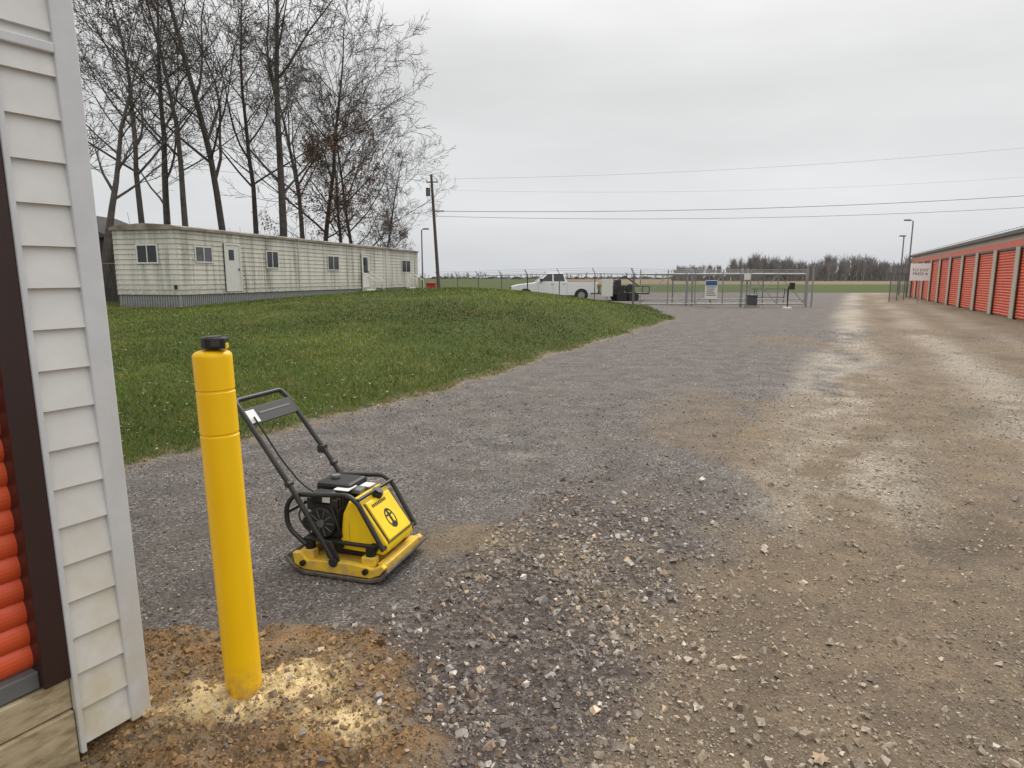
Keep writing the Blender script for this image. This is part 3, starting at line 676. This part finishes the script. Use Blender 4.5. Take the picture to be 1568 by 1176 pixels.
# distant tree line
S=[]; mbu=MB()
def dtree(x,y,h,tw=46):
    w=random.uniform(.7,1.25); S.append((x,y,0,x+random.gauss(0,.02)*h,y,h*.7,.2,.08))
    for j in range(tw):
        z0=random.uniform(.20,.75)*h; a=random.uniform(0,6.28); sp=random.uniform(.06,.30)*h*w*(1-.5*(z0/h)); z1=z0+random.uniform(.10,.35)*h
        z1=min(z1,h*random.uniform(.85,1.02)); S.append((x+random.gauss(0,.03)*h,y,z0,x+sp*math.cos(a),y+sp*.3*math.sin(a),z1,.09,.03))
def clump(px): return .95+.25*(math.sin(px*.045)*.5+math.sin(px*.11+1)*.3+math.sin(px*.31)*.2)
for k in range(320):
    px=random.uniform(1115,1440); d=random.uniform(290,330); dtree((px-784)/1000*d,d,random.uniform(7.5,13.0)*clump(px))
for k in range(70):
    px=random.uniform(1028,1112); d=random.uniform(300,330); dtree((px-784)/1000*d,d,random.uniform(4.0,8.5))
for k in range(230):
    px=random.uniform(200,1030); d=random.uniform(560,620); dtree((px-784)/1000*d,d,random.uniform(3,7.5),14)
for k in range(100):
    px=random.uniform(1440,1800); d=random.uniform(300,350); dtree((px-784)/1000*d,d,random.uniform(8,13),14)
prisms('distant_tree_line',S,M_dtree)
def hedge(px0,px1,d,h0,h1,st):
    x=(px0-784)/1000*d; x1=(px1-784)/1000*d; vs=[];fs=[]
    while x<x1:
        vs+=[(x,d,-.2),(x,d+random.uniform(-2,2),random.uniform(h0,h1))]; x+=st
    for i_ in range(len(vs)//2-1): fs.append((2*i_,2*i_+2,2*i_+3,2*i_+1))
    mbu.add(vs,fs)
hedge(1115,1800,335,2.0,5.0,.8); hedge(1025,1115,335,1.0,2.8,.8); hedge(150,1030,640,1.2,3.0,3)
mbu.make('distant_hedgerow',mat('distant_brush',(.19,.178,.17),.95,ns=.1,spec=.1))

# ---------------------------------------------------------------- fences and gate
def chain(mb,p0,p1,z0,z1,sp,r,mi=0):
    p0=Vector(p0);p1=Vector(p1); Lh=(p1-p0).length; d=(p1-p0)/Lh; h=z1-z0; s=-h
    while s<Lh:
        a0=max(s,0); a1=min(s+h,Lh)
        if a1>a0:
            A=p0+d*a0; B=p0+d*a1
            mb.tube([(A.x,A.y,z0+(a0-s)),(B.x,B.y,z0+(a1-s))],r,3,mi,False); mb.tube([(A.x,A.y,z1-(a0-s)),(B.x,B.y,z1-(a1-s))],r,3,mi,False)
        s+=sp
def fence(name,pts,h=1.85,step=3.0,barb=True):
    mb=MB()
    for a,b_ in zip(pts[:-1],pts[1:]):
        A=Vector((*a,0));B=Vector((*b_,0)); Ln=(B-A).length; n=max(1,round(Ln/step)); d=(B-A)/Ln; nn_=Vector((-d.y,d.x,0))
        for k in range(n+1):
            P=A+d*Ln*k/n; z=Hs(P.x,P.y); mb.seg((P.x,P.y,z-.1),(P.x,P.y,z+h),.032,n=7)
            if barb: mb.seg((P.x,P.y,z+h),(P.x+nn_.x*.25,P.y+nn_.y*.25,z+h+.32),.02,n=5)
        for k in range(n):
            P=A+d*Ln*k/n;Q=A+d*Ln*(k+1)/n; z0=Hs(P.x,P.y);z1=Hs(Q.x,Q.y)
            mb.seg((P.x,P.y,z0+h),(Q.x,Q.y,z1+h),.022,n=6)
            zz=(z0+z1)/2; chain(mb,P,Q,zz+.03,zz+h-.02,.16,.0028)
            if barb:
                for j in (.33,.66,1): mb.seg((P.x+nn_.x*.25*j,P.y+nn_.y*.25*j,z0+h+.32*j),(Q.x+nn_.x*.25*j,Q.y+nn_.y*.25*j,z1+h+.32*j),.006,n=3,cap=False)
    return mb.make(name,M_galdk)
fence('chain_link_fence',[(6.7,36.2),(1.0,42.5),(-5.8,52)],h=1.65)
fence('chain_link_fence',[(6.7,36.6),(11.5,38.2),(14.6,38.4)],h=1.65,barb=True)
fence('chain_link_fence',[(25.2,44.0),(30.5,50.5)],h=1.9)
fence('chain_link_fence',[(-23,29.5),(-16.8,29.0)],h=1.8,barb=False)
g=empty('cantilever_gate',(0,0,0)); mb=MB(); y=36.0; xa,xb_=7.0,16.0
def bar(a,b_,r=.04): mb.seg(a,b_,r,n=8)
bar((xa,y,.18),(xb_,y,.18)); bar((xa,y,1.78),(xb_,y,1.78)); bar((xa,y,.42),(xb_,y,.42),.025)
nb=6
for k in range(nb+1):
    x=xa+(xb_-xa)*k/nb; bar((x,y,.18),(x,y,1.78+.25),.032)
for k in range(nb):
    x=xa+(xb_-xa)*k/nb; x2=xa+(xb_-xa)*(k+1)/nb
    if k in (0,2,4): bar((x,y+.01,.2),(x2,y+.01,1.76),.018)
    if k in (4,5): bar((x,y+.012,1.76),(x2,y+.012,.2),.018)
for z in (1.86,1.94,2.02): mb.seg((xa,y,z),(xb_,y,z),.007,n=3)
mb.make('frame',M_gal,g); mb=MB(); chain(mb,(xa,y-.03,0),(xb_,y-.03,0),.2,1.76,.14,.003); mb.make('mesh',M_galdk,g)
mb=MB()
for x in (9.6,12.6,16.2): mb.seg((x,y+.25,-.1),(x,y+.25,2.1),.06,n=10); mb.seg((x+.3,y+.25,-.1),(x+.3,y+.25,2.1),.045,n=10)
mb.make('guide_posts',M_gal,g)
go=empty('gate_operator',(12.95,35.5,0)); mb=MB(); mb.box(-.22,.22,-.2,.2,.12,.62); mb.box(-.25,.25,-.23,.23,.62,.68); mb.make('cabinet',mat('dark_grey_cabinet',(.06,.065,.075),.5),go,bevel=.02)
mb=MB(); mb.box(-.3,.3,-.3,.3,-.1,.12); mb.make('pad',M_conc,go)
def sign(name,loc,w,h,rot=0,txt=None,size=.2,tm=M_blk,post=True,blue=False,bm=M_white):
    E=empty(name,loc,rot); mb=MB(); mb.box(-w/2,w/2,-.012,0,-h/2,h/2); mb.make('panel',bm,E,bevel=.004)
    if post:
        mb=MB(); mb.seg((0,.03,-loc[2]-.1),(0,.03,h/2),.03,n=8); mb.make('post',M_gal,E)
    if blue:
        mb=MB(); mb.box(-w/2+.03,w/2-.03,-.016,-.0125,h*.22,h/2-.03)
        mb.make('blue_header',M_blue,E); mb=MB()
        for k in range(5): mb.box(-w/2+.08,w/2-.08-random.uniform(0,.2),-.016,-.0125,h*.12-k*.11,h*.12-k*.11+.04)
        mb.make('print_lines',M_blk,E)
    if txt:
        cu=bpy.data.curves.new('lettering','FONT'); cu.body=txt; cu.size=size; cu.align_x='CENTER'; cu.align_y='CENTER'; cu.space_line=.95
        o=bpy.data.objects.new('lettering',cu); COL.objects.link(o); o.parent=E; o.location=(0,-.017,0); o.rotation_euler=(math.pi/2,0,0); cu.materials.append(tm)
sign('gate_sign',(10.85,35.93,.95),.68,1.0,post=False,blue=True)
sign('fence_sign',(5.25,36.4,1.05),.62,.95,.0)
sign('exit_sign',(26.5,43.0,1.95),1.15,1.1,-.45,'TO EXIT\nPRESS #',.25,mat('dark_print',(.03,.02,.02),.5),bm=mat('sign_white',(.82,.82,.82),.5,na=.03))
sign('gate_sign',(12.75,35.85,1.65),.35,.35,post=False)
kp=empty('keypad_post',(14.2,33.9,0)); mb=MB(); mb.seg((0,0,0),(0,0,1.15),.035,n=8); mb.seg((0,0,1.1),(0,-.35,1.15),.03,n=8); mb.make('post',M_blk,kp)
mb=MB(); mb.box(-.12,.12,-.5,-.35,1.0,1.35); mb.make('keypad',M_blk,kp,bevel=.01); mb=MB(); mb.box(-.18,.18,-.18,.18,-.05,.1); mb.make('base',M_white,kp,bevel=.02)
ct=empty('steel_rack',(15.3,39,0)); mb=MB()
for x in (-.9,.9):
    for s_ in (-.35,.35): mb.seg((x,s_,0),(x,s_*.4,.95),.03,n=6)
for yy in (-.14,.14): mb.seg((-1.1,yy,.95),(1.1,yy,.95),.035,n=6)
mb.seg((-.9,0,.45),(.9,0,.45),.025,n=6); mb.make('frame',M_galdk,ct)

# ---------------------------------------------------------------- pickup truck + utility trailer
pt=empty('pickup_truck',(2.85,46.0,-.0),math.radians(3))
def arch(cx,r,n=9): return [(cx-r*math.cos(math.pi*k/n),.38+r*math.sin(math.pi*k/n)*.98) for k in range(n+1)]
low=[(-2.93,.60),(-2.80,.42)]+arch(-1.98,.48)+[(-1.4,.40),(1.2,.40)]+arch(1.85,.48)+[(2.4,.47),(2.98,.54),(3.0,1.26),(.92,1.27),(.90,1.31),(-1.10,1.31),(-1.35,1.24),(-2.45,1.12),(-2.85,1.0),(-2.96,.85)]
mb=MB(); mb.ext(low,lambda a,b:(a,-.98,b),lambda a,b:(a,.98,b)); mb.make('body',M_car,pt,bevel=.02)
mb=MB(); b0=[(-1.22,-.93,1.30),(.86,-.93,1.30),(.86,.93,1.30),(-1.22,.93,1.30)]; t0=[(-.45,-.74,1.92),(.62,-.74,1.92),(.62,.74,1.92),(-.45,.74,1.92)]; mb.hexa(b0,t0); mb.make('cab',M_car,pt,bevel=.05)
mb=MB()
for sgn in (-1,1):
    def W(a,zf,o=.014):
        return (a,sgn*(.93-(.19)*(zf-1.30)/.62+o),zf)
    for A in (((-.98,1.35),(-.14,1.35),(-.14,1.83),(-.44,1.83)),((-.05,1.35),(.72,1.35),(.60,1.83),(-.05,1.83))):
        q4=[W(*p) for p in A]; q5=[W(p[0],p[1],-.02) for p in A]; mb.hexa(q5,q4)
mb.hexa([(-1.20,-.82,1.34),(-1.20,.82,1.34),(-1.15,.82,1.33),(-1.15,-.82,1.33)],[(-.52,-.68,1.88),(-.52,.68,1.88),(-.48,.68,1.88),(-.48,-.68,1.88)])
mb.make('windows',M_glass,pt)
mb=MB(); mb.box(1.0,2.92,-.86,.86,1.255,1.275); mb.make('bed_opening',M_dark,pt)
mw_=MB(); mr=MB(); mdd=MB()
for cx in (-1.98,1.85):
    mdd.tube([(cx,-.972,.42),(cx,.972,.42)],.455,24)
    for sgn in (-1,1):
        mw_.tube([(cx,sgn*.76,.40),(cx,sgn*1.0,.40)],.40,26); mr.tube([(cx,sgn*.97,.40),(cx,sgn*1.012,.40)],.23,16)
mdd.make('wheel_wells',M_dark,pt); mw_.make('tyres',M_tire,pt,bevel=.02); mr.make('rims',M_gal,pt)
mb=MB(); mb.box(-3.05,-2.84,-.95,.95,.47,.70); mb.box(2.96,3.12,-.9,.9,.5,.72); mb.box(-2.985,-2.93,-.55,.55,.78,.98)
for sgn in (-1,1): mb.box(-1.0,-.83,sgn*1.05-.1,sgn*1.05+.1,1.33,1.52)
for xx in (-.24,.58): mb.box(xx,xx+.14,-.995,-.98,1.12,1.15)
for xx in (-1.12,-.10,.86): mb.box(xx,xx+.012,-.984,-.979,.5,1.28)
mb.box(-1.35,1.2,-.985,-.9,.34,.41); mb.make('bumpers_and_trim',M_blk,pt,bevel=.004)
mb=MB()
for sgn in (-1,1): mb.box(2.94,3.01,sgn*.97-.05,sgn*.97+.03,.85,1.15)
mb.make('tail_lights',M_red,pt)
ut=empty('utility_trailer',(7.4,44.6,0),math.radians(4)); mb=MB()
mb.box(-1.4,1.7,-.85,.85,.5,.6); mb.box(-2.1,-1.4,-.05,.05,.5,.58)
for xx in (-1.4,-.4,.6,1.65): 
    for sgn in (-.85,.80): mb.box(xx,xx+.05,sgn,sgn+.05,.6,1.0)
for sgn in (-.85,.80): mb.box(-1.4,1.7,sgn,sgn+.05,1.0,1.05)
mb.make('frame',M_blk,ut); mb=MB()
for sgn in (-1,1):
    for cx in (-.2,.6): mb.tube([(cx,sgn*.88,.33),(cx,sgn*1.08,.33)],.33,20)
mb.make('tyres',M_tire,ut)
mb=MB(); mb.box(-.8,.1,-.4,.4,.6,1.1); mb.box(-.5,-.1,-.3,.3,1.1,1.45); mb.tube([(.5,-.4,.9),(.5,.4,.9)],.28,16); mb.seg((-.6,0,1.2),(.2,0,1.7),.05); mb.seg((.2,0,1.7),(1.1,0,1.1),.05); mb.make('machinery_load',M_blk,ut,bevel=.03)

# ---------------------------------------------------------------- poles, wires, lamps
up=empty('utility_pole',(-6.6,60,0)); mb=MB(); mb.tube([(0,0,-.5),(-.55,0,10.6)],[.17,.11],12); mb.make('pole',M_pole,up)
mb=MB(); mb.box(-1.0,.0,-.05,.05,9.9,10.0)
mb.tube([(-.85,.0,8.75),(-.85,.0,9.45)],.2,14); mb.box(-.3,.55,-.04,.04,7.4,7.5); mb.make('crossarm_and_transformer',M_galdk,up)
mb=MB()
for x in (-.95,-.5,-.05): mb.tube([(x,0,10.0),(x,0,10.2)],.05,8)
mb.make('insulators',M_white,up)
def wire(mb,a,b_,sag,r=.012,n=28):
    a=Vector(a);b_=Vector(b_); mb.tube([a.lerp(b_,k/n)-Vector((0,0,sag*4*(k/n)*(1-k/n))) for k in range(n+1)],r,4,0,False)
mb=MB()
E2=(62,60)
wire(mb,(-7.1,60,10.2),(*E2,14.6),.9,.007); wire(mb,(-6.9,60.1,9.3),(*E2,11.8),1.1,.005)
wire(mb,(-6.9,60,7.45),(*E2,10.0),.85,.020); wire(mb,(-6.8,59.9,7.0),(*E2,8.9),.95,.015)
wire(mb,(-7.1,60,10.2),(-30,31,8.5),.8,.008)
mb.make('power_lines',M_blk)
up2=empty('utility_pole',(62,60,0)); mb=MB(); mb.tube([(0,0,-.5),(0,0,15.2)],[.2,.12],12); mb.make('pole',M_pole,up2); mb=MB(); mb.box(-.05,.05,-1.1,1.1,14.4,14.5); mb.make('crossarm',M_pole,up2)
up3=empty('utility_pole',(-20.2,31,0)); mb=MB(); mb.tube([(0,0,-.5),(-.3,0,12.2)],[.2,.13],12); mb.make('pole',M_pole,up3); mb=MB(); mb.box(-1.0,.8,-.06,.06,9.3,9.42); mb.box(-.6,.5,-.06,.06,8.2,8.3); mb.tube([(.15,-.2,7.4),(.15,-.2,8.1)],.2,12); mb.make('crossarm_and_transformer',M_galdk,up3)
def lamp(x,y,h,dr=-1,arm=.7):
    E=empty('street_lamp',(x,y,0)); mb=MB(); mb.tube([(0,0,-.1),(0,0,h)],[.07,.05],10); mb.tube(rp([(0,0,h-.05),(dr*.1,0,h+.05),(dr*arm,0,h+.12)],.1),.03,8); mb.make('post',M_galdk,E)
    mb=MB(); mb.hexa([(dr*arm-.3,-.14,h+.03),(dr*arm+.25,-.14,h+.03),(dr*arm+.25,.14,h+.03),(dr*arm-.3,.14,h+.03)],[(dr*arm-.25,-.1,h+.14),(dr*arm+.2,-.1,h+.14),(dr*arm+.2,.1,h+.14),(dr*arm-.25,.1,h+.14)]); mb.make('lamp_head',M_blk,E,bevel=.02)
lamp(33.2,55.5,6.2,-1,.45); lamp(35.2,60,5.2,-1,.1); lamp(-7.7,57,5.6,1,.4)
mb=MB(); mb.box(-.35,.35,-.3,.3,0,.75); mb.box(-.4,.4,-.35,.35,.75,.85); mb.make('red_bin',M_red,None,bevel=.03,loc=(-6.3,51.5,.35))
for (lx,ly,s_) in ((1.03,1.95,.035),(.42,2.02,.02)):
    mb=MB(); vs=[(0,0,.012)]; K=14
    for k in range(K):
        an=2*math.pi*k/K; rr=s_*(1 if k%2 else .62)*(1.4 if k in(3,4) else 1); vs.append((rr*math.cos(an),rr*.8*math.sin(an),.004*math.sin(3*an)))
    mb.add(vs,[(0,1+k,1+(k+1)%K) for k in range(K)]); mb.make('fallen_leaf',mat('dry_leaf',(.44,.33,.21),.7),None,loc=(lx,ly,Hs(lx,ly)+.014),rotz=.5)

# ---------------------------------------------------------------- world, sun, camera
w=bpy.data.worlds.new('World'); scene.world=w; w.use_nodes=True; t=NT(w); bg=t.n['Background']
sky=t.new('ShaderNodeTexSky',sky_type='NISHITA',sun_disc=False); sky.sun_elevation=math.radians(42); sky.sun_rotation=math.radians(25); sky.dust_density=4; sky.air_density=1
hs=t.new('ShaderNodeHueSaturation'); hs.inputs['Saturation'].default_value=.12; t.link(sky.outputs[0],hs.inputs['Color'])
tc=t.new('ShaderNodeTexCoord').outputs['Generated']; sp=t.new('ShaderNodeSeparateXYZ'); t.link(tc,sp.inputs[0])
mp=t.new('ShaderNodeMapping'); t.link(tc,mp.inputs[0]); mp.inputs['Scale'].default_value=(1,1,4.5)
cl=t.noise(mp.outputs[0],1.7,5,.5)
grad=t.ramp(sp.outputs[2],[(0,(6.5,6.7,7.0)),(.08,(7.3,7.4,7.5)),(.25,(7.1,7.15,7.2)),(.4,(9.4,9.4,9.4)),(1,(24,23.6,23))])
cm=t.rng(cl,.3,.7,.88,1.09); cc=t.new('ShaderNodeCombineColor'); [t.link(cm,cc.inputs[i_]) for i_ in range(3)]
ov=t.mix(1.0,grad,cc.outputs[0],'MULTIPLY')
t.link(t.mix(.94,hs.outputs[0],ov),bg.inputs[0]); bg.inputs[1].default_value=.1
sd=bpy.data.lights.new('sun','SUN'); sd.energy=1.5; sd.angle=math.radians(18); sd.color=(1,.95,.86); so=bpy.data.objects.new('sun',sd); COL.objects.link(so)
el=math.radians(42); az=math.radians(25); dv=Vector((math.sin(az)*math.cos(el),math.cos(az)*math.cos(el),math.sin(el))); so.rotation_euler=dv.to_track_quat('Z','Y').to_euler(); so.location=(0,0,30)
cd=bpy.data.cameras.new('camera'); cam=bpy.data.objects.new('camera',cd); COL.objects.link(cam); cam.location=(0,0,1.6); cam.rotation_euler=(math.radians(90-9.26),0,0)
cd.sensor_width=36; cd.lens=22.96; cd.clip_start=.05; cd.clip_end=4000; scene.camera=cam
scene.view_settings.view_transform='Standard'; scene.view_settings.look='None'; scene.view_settings.exposure=0
